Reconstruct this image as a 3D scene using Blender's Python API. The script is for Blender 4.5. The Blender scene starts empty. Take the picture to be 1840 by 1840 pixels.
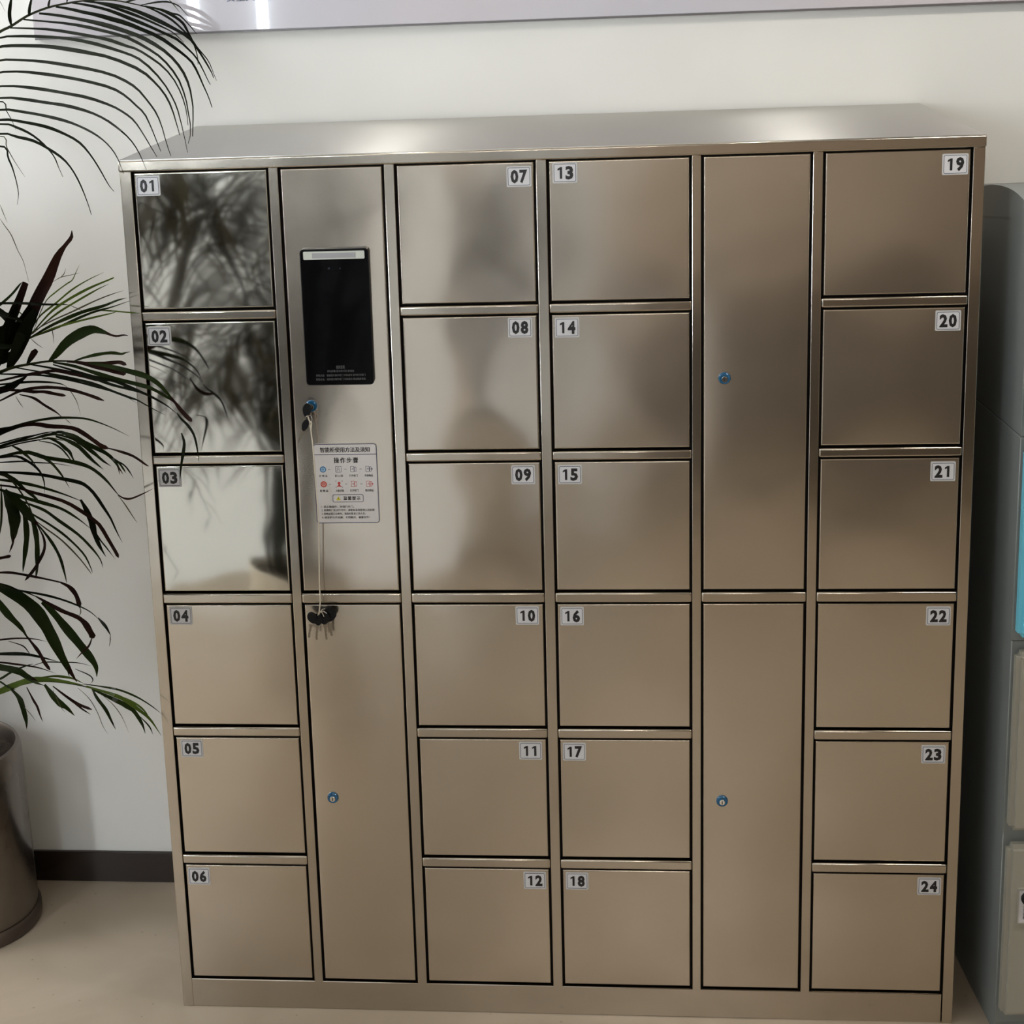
import bpy, bmesh, math, random
import numpy as np
from mathutils import Vector, Matrix
random.seed(7)
C = bpy.context.scene.collection
sc = bpy.context.scene

# ------------------------------------------------------------------ camera
def rot(p, r, y):
    cp, sp = math.cos(p), math.sin(p); cr, sr = math.cos(r), math.sin(r); cy, sy = math.cos(y), math.sin(y)
    Rz = np.array([[cy, -sy, 0], [sy, cy, 0], [0, 0, 1]]); Rx = np.array([[1, 0, 0], [0, cp, -sp], [0, sp, cp]])
    Ry = np.array([[cr, 0, sr], [0, 1, 0], [-sr, 0, cr]])
    return Rz @ Rx @ Ry
R = rot(-0.250381602, 0.0418207388, 0.116535592)
CAM = np.array([0.908554555, -3.43928291, 2.14917399])
F = 3313.21636; PX = 920 - 210.026768; PY = 920 - 146.52226
cd = bpy.data.cameras.new('camera'); cam = bpy.data.objects.new('camera', cd); C.objects.link(cam)
M = Matrix.Identity(4)
for i in range(3):
    M[i][0] = R[i, 0]; M[i][1] = R[i, 2]; M[i][2] = -R[i, 1]; M[i][3] = CAM[i]
cam.matrix_world = M
cd.sensor_width = 36; cd.lens = F / 1840 * 36
cd.shift_x = (920 - PX) / 1840; cd.shift_y = (PY - 920) / 1840
cd.clip_start = .05
sc.camera = cam
def ray(x, y): return R @ np.array([(x - PX) / F, 1, -(y - PY) / F])
def at(x, y, Y):                                  # the point of the place that lies at depth Y behind the photograph's (x, y)
    d = ray(x, y); return Vector(CAM + (Y - CAM[1]) / d[1] * d)
def proj(p):
    q = (np.array(p) - CAM) @ R
    return PX + F * q[0] / q[1], PY - F * q[2] / q[1]

# ------------------------------------------------------------------ world, exposure, lights
w = bpy.data.worlds.new('world'); sc.world = w; w.use_nodes = True
w.node_tree.nodes['Background'].inputs[0].default_value = (.9, .95, 1, 1)
w.node_tree.nodes['Background'].inputs[1].default_value = .3
vs = sc.view_settings; vs.view_transform = 'Standard'; vs.look = 'None'; vs.gamma = 1; vs.use_curve_mapping = False
vs.exposure = 0.0
def area(name, loc, target, sx, sy, power, col):
    l = bpy.data.lights.new(name, 'AREA'); l.shape = 'RECTANGLE'; l.size = sx; l.size_y = sy; l.energy = power; l.color = col
    o = bpy.data.objects.new(name, l); C.objects.link(o); o.location = loc
    o.rotation_euler = (Vector(target) - Vector(loc)).to_track_quat('-Z', 'Y').to_euler(); return o
WARM = (1, .95, .87); COOL = (.86, .94, 1)
area('ceiling_lamp_left', (-1.3, -1.2, 2.93), (-1.3, -1.2, 0), .5, .5, 10, COOL)
area('ceiling_lamp_middle', (.6, -1.2, 2.93), (.6, -1.2, 0), 1.2, .2, 3, WARM)
area('ceiling_lamp_right', (2.5, -.75, 2.93), (2.5, -.75, 0), 1.2, .2, 24, WARM)
area('left_wall_fill', (-2.5, -.55, 1.9), (-.15, .54, 1.15), .6, .9, 16, (.95, .97, 1))  # added fill for the dim middle of the left wall, no window there
area('far_left_wall_fill', (-1.9, -.15, 2.93), (-1.2, .1, 0), .9, .5, 46, (.97, .98, 1))  # unseen fill lamp added to even out the left part of the wall
area('ceiling_lamp_back', (.8, -5.2, 2.93), (.8, -5.2, 0), 1.6, .3, 110, WARM)

for i, x in enumerate((.38, 1.38)):                # two small downlights close to the wall
    l = bpy.data.lights.new('downlight', 'SPOT'); l.energy = 12; l.color = (1, .97, .92); l.spot_size = math.radians(46); l.spot_blend = .7; l.shadow_soft_size = .03
    o = bpy.data.objects.new('downlight', l); C.objects.link(o); o.location = (x, .10, 2.93)

# ------------------------------------------------------------------ materials
def mat(name, col=(.5, .5, .5), rough=.5, metal=0, emit=None, es=1, spec=None, coat=0):
    m = bpy.data.materials.new(name); m.use_nodes = True
    b = m.node_tree.nodes['Principled BSDF']
    b.inputs['Base Color'].default_value = (*col, 1); b.inputs['Roughness'].default_value = rough
    b.inputs['Metallic'].default_value = metal
    if spec is not None: b.inputs['Specular IOR Level'].default_value = spec
    if coat: b.inputs['Coat Weight'].default_value = coat; b.inputs['Coat Roughness'].default_value = .05
    if emit: b.inputs['Emission Color'].default_value = (*emit, 1); b.inputs['Emission Strength'].default_value = es
    return m
def nd(m, t): return m.node_tree.nodes.new(t)
def noise_mix(m, scale, c1, c2, detail=4, lo=.35, hi=.65, stretch=(1, 1, 1), rough=None, bump=0, coord='Object'):
    nt = m.node_tree; b = nt.nodes['Principled BSDF']
    tc = nd(m, 'ShaderNodeTexCoord'); mp = nd(m, 'ShaderNodeMapping'); mp.inputs['Scale'].default_value = stretch
    nz = nd(m, 'ShaderNodeTexNoise'); nz.inputs['Scale'].default_value = scale; nz.inputs['Detail'].default_value = detail
    nt.links.new(tc.outputs[coord], mp.inputs[0]); nt.links.new(mp.outputs[0], nz.inputs[0])
    cr = nd(m, 'ShaderNodeValToRGB'); cr.color_ramp.elements[0].position = lo; cr.color_ramp.elements[1].position = hi
    cr.color_ramp.elements[0].color = (*c1, 1); cr.color_ramp.elements[1].color = (*c2, 1)
    nt.links.new(nz.outputs[0], cr.inputs[0]); nt.links.new(cr.outputs[0], b.inputs['Base Color'])
    if rough:
        mr = nd(m, 'ShaderNodeMapRange'); mr.inputs[3].default_value = rough[0]; mr.inputs[4].default_value = rough[1]
        mr.inputs[1].default_value = .3; mr.inputs[2].default_value = .7
        nt.links.new(nz.outputs[0], mr.inputs[0]); nt.links.new(mr.outputs[0], b.inputs['Roughness'])
    if bump:
        bp = nd(m, 'ShaderNodeBump'); bp.inputs['Strength'].default_value = bump; bp.inputs['Distance'].default_value = .01
        nt.links.new(nz.outputs[0], bp.inputs['Height']); nt.links.new(bp.outputs[0], b.inputs['Normal'])
    return nz
def steel(name, col, r0, r1, wav=.05, wscale=5, bumpd=.004, haze=0):
    """brushed stainless sheet: fine vertical grain in the roughness and a soft waviness of the sheet"""
    m = mat(name, col, r0, 1); nt = m.node_tree; b = nt.nodes['Principled BSDF']
    tc = nd(m, 'ShaderNodeTexCoord'); mp = nd(m, 'ShaderNodeMapping'); mp.inputs['Scale'].default_value = (9, 9, 2.5)
    nz = nd(m, 'ShaderNodeTexNoise'); nz.inputs['Scale'].default_value = 1; nz.inputs['Detail'].default_value = 3
    nt.links.new(tc.outputs['Object'], mp.inputs[0]); nt.links.new(mp.outputs[0], nz.inputs[0])
    mr = nd(m, 'ShaderNodeMapRange'); mr.inputs[1].default_value = .25; mr.inputs[2].default_value = .75
    mr.inputs[3].default_value = r0; mr.inputs[4].default_value = r1
    nt.links.new(nz.outputs[0], mr.inputs[0]); nt.links.new(mr.outputs[0], b.inputs['Roughness'])
    n2 = nd(m, 'ShaderNodeTexNoise'); n2.inputs['Scale'].default_value = wscale; n2.inputs['Detail'].default_value = 1.5
    nt.links.new(tc.outputs['Object'], n2.inputs[0])
    bp = nd(m, 'ShaderNodeBump'); bp.inputs['Strength'].default_value = wav; bp.inputs['Distance'].default_value = bumpd
    nt.links.new(n2.outputs[0], bp.inputs['Height'])
    nt.links.new(bp.outputs[0], b.inputs['Normal'])
    if haze:                                  # broad second lobe of brushed metal
        b3 = nd(m, 'ShaderNodeBsdfPrincipled'); b3.inputs['Base Color'].default_value = (*col, 1); b3.inputs['Metallic'].default_value = 1
        b3.inputs['Roughness'].default_value = .46; nt.links.new(bp.outputs[0], b3.inputs['Normal'])
        ms = nd(m, 'ShaderNodeMixShader'); ms.inputs[0].default_value = haze
        nt.links.new(b.outputs[0], ms.inputs[1]); nt.links.new(b3.outputs[0], ms.inputs[2])
        nt.links.new(ms.outputs[0], nt.nodes['Material Output'].inputs[0])
    return m
SC = (.57, .51, .435)
M_steel = steel('steel_door', SC, .165, .195, .6, 3.2, .008, .14)
M_steel2 = steel('steel_door_bright', (.55, .49, .42), .10, .125, .5, 3.6, .008, .16)
M_steelp = steel('steel_door_polished', (.57, .54, .475), .05, .065, .30, 5, .006)
M_steelf = steel('steel_frame', (.52, .47, .405), .14, .18, .3, 7, .004)
M_steelt = steel('steel_top', (.58, .57, .54), .33, .35, .3, 3, .006)
_b = M_steelt.node_tree.nodes['Principled BSDF']; _b.inputs['Anisotropic'].default_value = .97      # grain runs along the locker
_t = nd(M_steelt, 'ShaderNodeTangent'); _t.direction_type = 'RADIAL'; _t.axis = 'X'; M_steelt.node_tree.links.new(_t.outputs[0], _b.inputs['Tangent'])
M_gap = mat('locker_inside', (.012, .009, .008), .8)
M_black = mat('black_glass', (.003, .003, .0035), .06, 0, spec=.06)
M_blackp = mat('black_plastic', (.004, .004, .0045), .35, spec=.2)
M_lens = mat('lens', (.02, .02, .03), .05)
M_white = mat('sticker_white', (.62, .60, .59), .4)
M_bar = mat('diffuser_white', (.50, .52, .47), .35)
M_barg = mat('diffuser_grey', (.30, .30, .31), .4)
M_ink = mat('ink_black', (.006, .005, .006), .5)
M_inkg = mat('ink_grey', (.10, .10, .10), .5)
M_navy = mat('ink_navy', (.05, .05, .10), .5)
M_blue = mat('ink_blue', (.03, .15, .32), .5)
M_lblue = mat('ink_pale_blue', (.35, .55, .75), .5)
M_red = mat('ink_red', (.50, .04, .03), .5)
M_pink = mat('ink_pale_red', (.75, .38, .33), .5)
M_yellow = mat('ink_yellow', (.62, .55, .03), .5)
M_plate = mat('plate_grey', (.50, .50, .50), .35)
M_platei = mat('plate_white', (.58, .58, .60), .35)
M_lblu = mat('lock_blue', (.01, .10, .22), .2, .3, coat=.5)
M_chrome = mat('chrome', (.8, .8, .78), .12, 1)
M_brass = mat('key_metal', (.24, .20, .15), .35, 1)
M_string = mat('string_cotton', (.62, .56, .46), .9)
M_wall = mat('wall_paint', (.74, .72, .68), .75); noise_mix(M_wall, 3, (.76, .755, .725), (.79, .785, .755), 2)
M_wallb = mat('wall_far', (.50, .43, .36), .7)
M_low = mat('reflection_block_dark', (.12, .098, .08), .6)  # for the added block that darkens the right doors' reflections
M_cer = mat('pot_beige', (.74, .68, .58), .45)
M_ceil = mat('ceiling_paint', (.62, .58, .52), .9)
M_base = mat('baseboard_brown', (.020, .012, .008), .22)
M_board = mat('board_acrylic', (.56, .54, .585), .015); noise_mix(M_board, 1.2, (.55, .545, .60), (.60, .55, .57), 1)
M_boarde = mat('board_edge', (.12, .11, .11), .4)
M_bink = mat('board_ink_blue', (.12, .19, .36), .4)
M_glow2 = mat('fill_strip_glow', (.8, .8, .8), .5, emit=(.90, .95, 1), es=28)  # emission of the added fill strip
M_glow = mat('bright_opening', (.8, .8, .8), .5, emit=(.86, .94, 1), es=85)
M_glass = mat('bright_partition', (.7, .72, .74), .4, emit=(.84, .93, 1), es=.45)
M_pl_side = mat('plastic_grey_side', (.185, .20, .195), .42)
M_pl = mat('plastic_grey', (.31, .30, .25), .38)
M_plb = mat('plastic_blue', (.16, .55, .70), .33)
M_pot = mat('pot_steel', (.22, .19, .175), .3, 1); noise_mix(M_pot, 6, (.17, .145, .125), (.25, .22, .195), 3, rough=(.2, .42))
M_potb = mat('pot_base', (.10, .075, .06), .4, .6)
M_soil = mat('soil', (.03, .02, .012), .95); noise_mix(M_soil, 60, (.02, .013, .008), (.06, .04, .025), 4, bump=.6)
def leafmat(n, a, b, rough=.5):
    m = mat(n, a, rough, spec=.08); noise_mix(m, 14, a, b, 3, stretch=(1, 1, .3)); return m
M_leaf = {'d': leafmat('leaf_dark', (.0025, .004, .001), (.006, .009, .002)),  # backlit darkness of the upper fronds is put into this leaf colour
          'g': leafmat('leaf_green', (.008, .015, .0025), (.017, .028, .004)),
          'y': leafmat('leaf_fresh', (.045, .075, .008), (.075, .11, .014)),
          'b': leafmat('leaf_dry', (.010, .004, .003), (.028, .011, .007), .7),
          'o': leafmat('leaf_olive', (.040, .036, .018), (.075, .062, .034)),
          'h': leafmat('leaf_hair', (.05, .05, .025), (.09, .08, .045), .7)}
M_rach = leafmat('rachis_green', (.010, .012, .003), (.022, .026, .006))
# floor
M_floor = mat('floor_stone', (.4, .35, .29), .35)
nt = M_floor.node_tree; b = nt.nodes['Principled BSDF']
tc = nd(M_floor, 'ShaderNodeTexCoord')
n1 = nd(M_floor, 'ShaderNodeTexNoise'); n1.inputs['Scale'].default_value = 2.2; n1.inputs['Detail'].default_value = 3; n1.inputs['Distortion'].default_value = 1.5
c1 = nd(M_floor, 'ShaderNodeValToRGB'); c1.color_ramp.elements[0].position = .3; c1.color_ramp.elements[1].position = .68
c1.color_ramp.elements[0].color = (.36, .295, .215, 1); c1.color_ramp.elements[1].color = (.45, .375, .285, 1)
vo = nd(M_floor, 'ShaderNodeTexVoronoi'); vo.inputs['Scale'].default_value = 26; vo.inputs['Randomness'].default_value = 1
c2 = nd(M_floor, 'ShaderNodeValToRGB'); c2.color_ramp.elements[0].position = .03; c2.color_ramp.elements[1].position = .09
c2.color_ramp.elements[0].color = (.62, .6, .58, 1); c2.color_ramp.elements[1].color = (1, 1, 1, 1)
mx = nd(M_floor, 'ShaderNodeMixRGB'); mx.blend_type = 'MULTIPLY'; mx.inputs[0].default_value = 1
nt.links.new(tc.outputs['Object'], n1.inputs[0]); nt.links.new(tc.outputs['Object'], vo.inputs[0])
nt.links.new(n1.outputs[0], c1.inputs[0]); nt.links.new(vo.outputs[0], c2.inputs[0])
nt.links.new(c1.outputs[0], mx.inputs[1]); nt.links.new(c2.outputs[0], mx.inputs[2]); nt.links.new(mx.outputs[0], b.inputs['Base Color'])

# ------------------------------------------------------------------ mesh builder
class MB:
    def __init__(s): s.v = []; s.f = []; s.m = []; s.mats = []; s.sm = []
    def mi(s, m):
        if m not in s.mats: s.mats.append(m)
        return s.mats.index(m)
    def add(s, vs, fs, m, smooth=False):
        o = len(s.v); s.v += [tuple(v) for v in vs]; k = s.mi(m)
        for f in fs: s.f.append(tuple(i + o for i in f)); s.m.append(k); s.sm.append(smooth)
    def box(s, x0, x1, y0, y1, z0, z1, m, bev=0, seg=2):
        bm = bmesh.new(); bmesh.ops.create_cube(bm, size=1)
        for v in bm.verts: v.co = ((x0 + x1) / 2 + v.co.x * (x1 - x0), (y0 + y1) / 2 + v.co.y * (y1 - y0), (z0 + z1) / 2 + v.co.z * (z1 - z0))
        if bev: bmesh.ops.bevel(bm, geom=bm.edges[:], offset=bev, segments=seg, affect='EDGES', profile=.5)
        s.frombm(bm, m, bool(bev))
    def sheet(s, x0, x1, z0, z1, m, bulge, ph):
        """folded sheet-metal door: rounded rim, front very slightly pillowed"""
        nx, nz = 14, max(14, int(14 * (z1 - z0) / (x1 - x0))); e = .0022
        def prm(n, a, b): return [a, a + e * .12, a + e * .4, a + e * .75] + [a + e + (b - a - 2 * e) * i / n for i in range(n + 1)][:1] + [a + e * 1.5] + [a + e + (b - a - 2 * e) * i / n for i in range(1, n)] + [b - e * 1.5, b - e, b - e * .75, b - e * .4, b - e * .12, b]
        X, Z = prm(nx, x0, x1), prm(nz, z0, z1); vs = []; fs = []
        def rim(c, a, b):
            d = min(c - a, b - c); return 0 if d >= e * .99 else e * (1 - math.sqrt(max(0, 1 - (1 - d / e) ** 2)))
        for z in Z:
            for x in X:
                u = 2 * (x - x0) / (x1 - x0) - 1; v = 2 * (z - z0) / (z1 - z0) - 1
                y = -bulge * (1 - u * u) * (1 - v * v) + max(rim(x, x0, x1), rim(z, z0, z1)) - .00025 * math.sin(3.1 * u + ph) * math.sin(2.7 * v + ph * 2) * (1 - u * u) * (1 - v * v)
                vs.append((x, y, z))
        NX = len(X); NZ = len(Z)
        for j in range(NZ - 1):
            for i in range(NX - 1): a = j * NX + i; fs.append((a, a + 1, a + NX + 1, a + NX))
        s.add(vs, fs, m, True)
        s.box(x0, x1, e, .017, z0, z1, m)
    def frombm(s, bm, m, smooth=False):
        bm.verts.index_update()
        bm.normal_update()
        o = len(s.v); s.v += [v.co[:] for v in bm.verts]; k = s.mi(m)
        for f in bm.faces:                       # the flat faces of a bevelled sheet stay flat
            s.f.append(tuple(v.index + o for v in f.verts)); s.m.append(k)
            s.sm.append(smooth and max(abs(f.normal.x), abs(f.normal.y), abs(f.normal.z)) < .999)
        bm.free()
    def prism(s, pts, y0, y1, m, smooth=False):            # outline in x,z extruded along y (y0 front)
        n = len(pts)
        vs = [(x, y0, z) for x, z in pts] + [(x, y1, z) for x, z in pts]
        s.add(vs, [tuple(range(n)), tuple(range(2 * n - 1, n - 1, -1))] + [(i, i + n, (i + 1) % n + n, (i + 1) % n) for i in range(n)], m)
    def ring(s, outer, inner, y0, y1, m):                  # flat band between two outlines with the same number of points
        n = len(outer)
        vs = [(x, y0, z) for x, z in outer] + [(x, y0, z) for x, z in inner] + [(x, y1, z) for x, z in outer] + [(x, y1, z) for x, z in inner]
        fs = []
        for i in range(n):
            j = (i + 1) % n
            fs += [(i, j, n + j, n + i), (i, 2 * n + i, 2 * n + j, j), (n + i, n + j, 3 * n + j, 3 * n + i)]
        s.add(vs, fs, m)
    def lathe(s, prof, c, m, axis='z', n=28, smooth=True):  # prof: (radius, height)
        vs = []; fs = []
        for r, h in prof:
            for i in range(n):
                a = 2 * math.pi * i / n; p = (r * math.cos(a), r * math.sin(a), h)
                if axis == 'y': p = (p[0], -h, p[1])
                vs.append((c[0] + p[0], c[1] + p[1], c[2] + p[2]))
        for k in range(len(prof) - 1):
            for i in range(n):
                j = (i + 1) % n; fs.append((k * n + i, k * n + j, (k + 1) * n + j, (k + 1) * n + i))
        fs.append(tuple(range(n - 1, -1, -1))); fs.append(tuple((len(prof) - 1) * n + i for i in range(n)))
        s.add(vs, fs, m, smooth)
    def tube(s, pts, r, m, n=6, taper=None):
        pts = [Vector(p) for p in pts]; vs = []; fs = []; N = len(pts)
        for i, p in enumerate(pts):
            t = (pts[min(i + 1, N - 1)] - pts[max(i - 1, 0)]).normalized()
            a = t.cross(Vector((0, 1, .1))); a = a.normalized() if a.length > 1e-4 else Vector((1, 0, 0)); b_ = t.cross(a)
            rr = r if taper is None else r + (taper - r) * i / (N - 1)
            for k in range(n):
                an = 2 * math.pi * k / n; vs.append(p + (a * math.cos(an) + b_ * math.sin(an)) * rr)
        for i in range(N - 1):
            for k in range(n):
                l = (k + 1) % n; fs.append((i * n + k, i * n + l, (i + 1) * n + l, (i + 1) * n + k))
        fs.append(tuple(range(n - 1, -1, -1))); fs.append(tuple((N - 1) * n + k for k in range(n)))
        s.add(vs, fs, m, True)
    def text(s, body, size, x, z, y, m, bold=0, align='CENTER', width=None, depth=.0003, spacing=1.0):
        heavy = 0
        if not body.isascii(): heavy, bold = bold * .8, 0
        c = bpy.data.curves.new('t', 'FONT'); c.body = body; c.size = size; c.align_x = align; c.offset = bold; c.space_character = spacing
        c.resolution_u = 2
        o = bpy.data.objects.new('t', c); C.objects.link(o)
        bpy.context.view_layer.update()
        me = bpy.data.meshes.new_from_object(o.evaluated_get(bpy.context.evaluated_depsgraph_get()))
        vs = [v.co.copy() for v in me.vertices]
        if vs:
            xs = [v.x for v in vs]; zs = [v.y for v in vs]
            cx = (min(xs) + max(xs)) / 2 if align == 'CENTER' else min(xs); cz = (min(zs) + max(zs)) / 2
            k = width / (max(xs) - min(xs)) if width else 1
            for sx in ((0,) if not heavy else (-heavy, 0, heavy)):
                s.add([(x + sx + (v.x - cx) * k, y - abs(sx) * .1, z + (v.y - cz)) for v in vs], [tuple(p.vertices) for p in me.polygons], m)
        bpy.data.objects.remove(o); bpy.data.curves.remove(c); bpy.data.meshes.remove(me)
    def mesh(s, name):
        me = bpy.data.meshes.new(name); me.from_pydata(s.v, [], s.f); me.update()
        for m in s.mats: me.materials.append(m)
        if any(s.sm):
            try: me.set_sharp_from_angle(angle=math.radians(40))
            except Exception: pass
        for p, k, sm in zip(me.polygons, s.m, s.sm): p.material_index = k; p.use_smooth = sm
        return me
    def build(s, name, parent=None, loc=None, label=None):
        me = s.mesh(name)
        o = bpy.data.objects.new(name, me); C.objects.link(o)
        if loc is not None:
            me.transform(Matrix.Translation(-Vector(loc))); o.location = loc
        if parent:
            o.parent = parent; o.matrix_parent_inverse = parent_inv(parent)
        if label: o['label'] = label
        return o
def parent_inv(p):
    t = Matrix.Identity(4); q = p
    loc = Vector((0, 0, 0))
    while q is not None:
        loc += q.location; 
        if q.parent is not None: loc += q.matrix_parent_inverse.translation
        q = q.parent
    return Matrix.Translation(-loc)
def thing(name, label, cat, loc=(0, 0, 0), group=None):
    o = bpy.data.objects.new(name, None); C.objects.link(o); o.location = loc; o.empty_display_size = .1
    o['label'] = label; o['category'] = cat
    if group: o['group'] = group
    return o
def tag(o, label, cat, group=None):
    o['label'] = label; o['category'] = cat
    if group: o['group'] = group
    return o
def struct(mb, name):
    o = mb.build(name); o['kind'] = 'structure'; return o
def rrect(x0, x1, z0, z1, r, n=5):
    pts = []
    for cx, cz, a0 in ((x1 - r, z1 - r, 0), (x0 + r, z1 - r, 90), (x0 + r, z0 + r, 180), (x1 - r, z0 + r, 270)):
        for k in range(n):
            a = math.radians(a0 + 90 * k / (n - 1)); pts.append((cx + r * math.cos(a), cz + r * math.sin(a)))
    return pts
def circ(cx, cz, r, n=20, sx=1, sz=1): return [(cx + sx * r * math.cos(2 * math.pi * k / n), cz + sz * r * math.sin(2 * math.pi * k / n)) for k in range(n)]

# ------------------------------------------------------------------ the room
WY = .545; CH = 2.95
m = MB(); m.box(-4, 5, -8, WY + .1, -.1, 0, M_floor); struct(m, 'floor')
m = MB(); m.box(-4, 5, -8, WY + .1, CH, CH + .1, M_ceil); struct(m, 'ceiling')
m = MB(); m.box(-4, 5, WY, WY + .1, 0, CH, M_wall); struct(m, 'wall_back')
m = MB(); m.box(-4.1, -4, -8, WY + .1, 0, CH, M_wall); struct(m, 'wall_left')
m = MB(); m.box(5, 5.1, -8, WY + .1, 0, CH, M_wallb); struct(m, 'wall_right')
m = MB(); m.box(-4, 5, -8.1, -8, 0, CH, M_wallb); struct(m, 'wall_front')
m = MB(); m.box(-4, 5, WY - .011, WY, 0, .079, M_base, .002, 1); struct(m, 'baseboard_back')
m = MB(); m.box(1.0, 5, -4.15, -4.0, 0, .82, M_low, .01, 2); struct(m, 'dark_reflection_block')  # unseen low block added for the dark band mirrored in the right doors
# bright glazed partition beside the photographer, with two brilliant vertical gaps
m = MB(); m.box(-2.2, .38, -2.78, -2.70, 0, 2.55, M_glass); struct(m, 'window_1')
m = MB(); m.box(.38, .92, -3.84, -3.76, 0, 2.55, M_glass); struct(m, 'window_5')  # second glowing panel, added further back to carry the partition's reflection rightward
for i, x in enumerate((-.645, -.375)):
    m = MB(); m.box(x - .018, x + .018, -2.70, -2.66, 1.62, 2.45, M_glow, .004, 1); struct(m, 'window_%d' % (i + 2))

m = MB(); m.box(-1.78, -1.6, -2.70, -2.67, .8, 2.4, M_glow2, .004, 1); struct(m, 'window_4')  # glowing strip added to brighten the left wall and sharpen the pot's shadow

# ------------------------------------------------------------------ display board above the locker
bx0 = at(62, 60, WY - .02).x; bz0 = at(900, 37, WY - .02).z
bd = thing('display_board', 'pale lavender glossy display board high on the wall above the steel locker', 'board', (bx0 + 1.6, WY, bz0))
m = MB(); m.box(bx0, bx0 + 3.2, WY - .024, WY - .001, bz0, bz0 + .85, M_board, .0015, 1); m.build('panel', bd)
m = MB(); m.box(bx0 + .001, bx0 + 3.199, WY - .0235, WY - .002, bz0 - .004, bz0 + .0, M_boarde); m.build('edge_strip', bd)
m = MB()
p0 = at(407, -2, WY - .0245); m.text('安全文明服务', .021, p0.x, p0.z + .0035, WY - .0246, M_bink, .0003, 'LEFT'); m.build('lettering', bd, label='small blue lettering cut by the top of the photo')['kind'] = 'stuff'

# ------------------------------------------------------------------ steel locker
XS = [.0266, .2818, .3089, .5008, .5291, .7843, .8128, 1.0703, 1.0963, 1.2889, 1.3159, 1.5727]
ZS = [1.7744, 1.5114, 1.4847, 1.2230, 1.1965, .9355, .9063, .6476, .6188, .3605, .3315, .0710]
W = 1.598; H = 1.80; G = .0045; LD = .535
LK = thing('locker', 'large brushed stainless steel locker with numbered square doors against the white wall', 'locker', (W / 2, .25, 0))
# carcass tapers a little to the rear
m = MB()
xl, xr, zt = .035, W - .029, 1.812
def hexa(m, f, r, y0, y1, mt):          # front rect (x0,x1,z0,z1) to rear rect
    vs = [(f[0], y0, f[2]), (f[1], y0, f[2]), (f[1], y0, f[3]), (f[0], y0, f[3]), (r[0], y1, r[2]), (r[1], y1, r[2]), (r[1], y1, r[3]), (r[0], y1, r[3])]
    m.add(vs, [(0, 1, 2, 3), (7, 6, 5, 4), (0, 4, 5, 1), (1, 5, 6, 2), (2, 6, 7, 3), (3, 7, 4, 0)], mt)
hexa(m, (.004, W - .004, .01, 1.79), (xl + .004, xr - .004, .01, zt - .012), .022, LD - .004, M_gap)
m.build('carcass', LK)
m = MB(); hexa(m, (0, .003, 0, 1.79), (xl, xl + .003, 0, zt - .01), .012, LD, M_steelf); m.build('side_panel', LK)
m = MB(); hexa(m, (W - .003, W, 0, 1.79), (xr - .003, xr, 0, zt - .01), .012, LD, M_steelf); m.build('side_panel', LK)
m = MB()
bm = bmesh.new(); t = MB(); hexa(t, (-.001, W + .001, H - .004, H), (xl, xr, zt - .004, zt + .002), -.006, LD, M_steelt)
bvs = [bm.verts.new(v) for v in t.v]; [bm.faces.new([bvs[i] for i in f]) for f in t.f]
bmesh.ops.bevel(bm, geom=bm.edges[:], offset=.0012, segments=2, affect='EDGES'); m.frombm(bm, M_steelt, True)
m.build('top_panel', LK)
m = MB(); m.box(-.001, W + .001, -.0075, .012, 1.778, H - .001, M_steelf, .003, 3); m.build('top_rail', LK)
m = MB(); m.box(.018, W - .0225, -.0015, .02, 0, ZS[11] - .005, M_steelf, .002, 2); m.build('kick_plate', LK)
def stile(x0, x1, z0, z1, d=.0025):
    m = MB(); m.box(x0, x1, -d, .02, z0, z1, M_steelf, .0012, 2); m.build('stile', LK)
stile(0, XS[0] - G, 0, 1.778); stile(XS[11] + G, W, 0, 1.778)
for a in (1, 3, 5, 7, 9): stile(XS[a] + G, XS[a + 1] - G, ZS[11] - .007, 1.778)
cols = {1: (0, 1), 2: (2, 3), 3: (4, 5), 4: (6, 7), 5: (8, 9), 6: (10, 11)}
for c, (a, b_) in cols.items():
    for r in range(5):
        if c in (2, 5) and r != 2: continue
        m = MB(); m.box(XS[a] - G + .0008, XS[b_] + G - .0008, -.0045, .018, ZS[2 * r + 2] + G, ZS[2 * r + 1] - G, M_steelf, .0032, 3)
        m.build('rail', LK)
def door(x0, x1, z0, z1, mt, tilt=(0, 0)):
    cx, cz = (x0 + x1) / 2, (z0 + z1) / 2
    m = MB(); m.sheet(x0, x1, z0, z1, mt, .0019 if mt is M_steel else .0012 if mt is M_steel2 else .0008, x0 * 7 + z0 * 3)
    o = m.build('door', LK, loc=(cx, .008, cz)); 
    o.rotation_euler = (math.radians(tilt[0]), 0, math.radians(tilt[1]))
    return o
PL = {1: (266, 334), 2: (286.5, 604), 3: (305, 858.5), 4: (325, 1106.5), 5: (345, 1344.5), 6: (358, 1574), 7: (932.5, 317), 8: (934.5, 588.5),
      9: (940, 853), 10: (947.5, 1106), 11: (953.5, 1349), 12: (961, 1582), 13: (1015, 310.5), 14: (1019, 588.5), 15: (1024, 852.5), 16: (1028, 1107),
      17: (1032, 1350.5), 18: (1037, 1583), 19: (1716.5, 295), 20: (1703.5, 576), 21: (1694.5, 847), 22: (1686, 1106.5), 23: (1677, 1355.5), 24: (1669.5, 1592.5)}
numbered = {}
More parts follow.
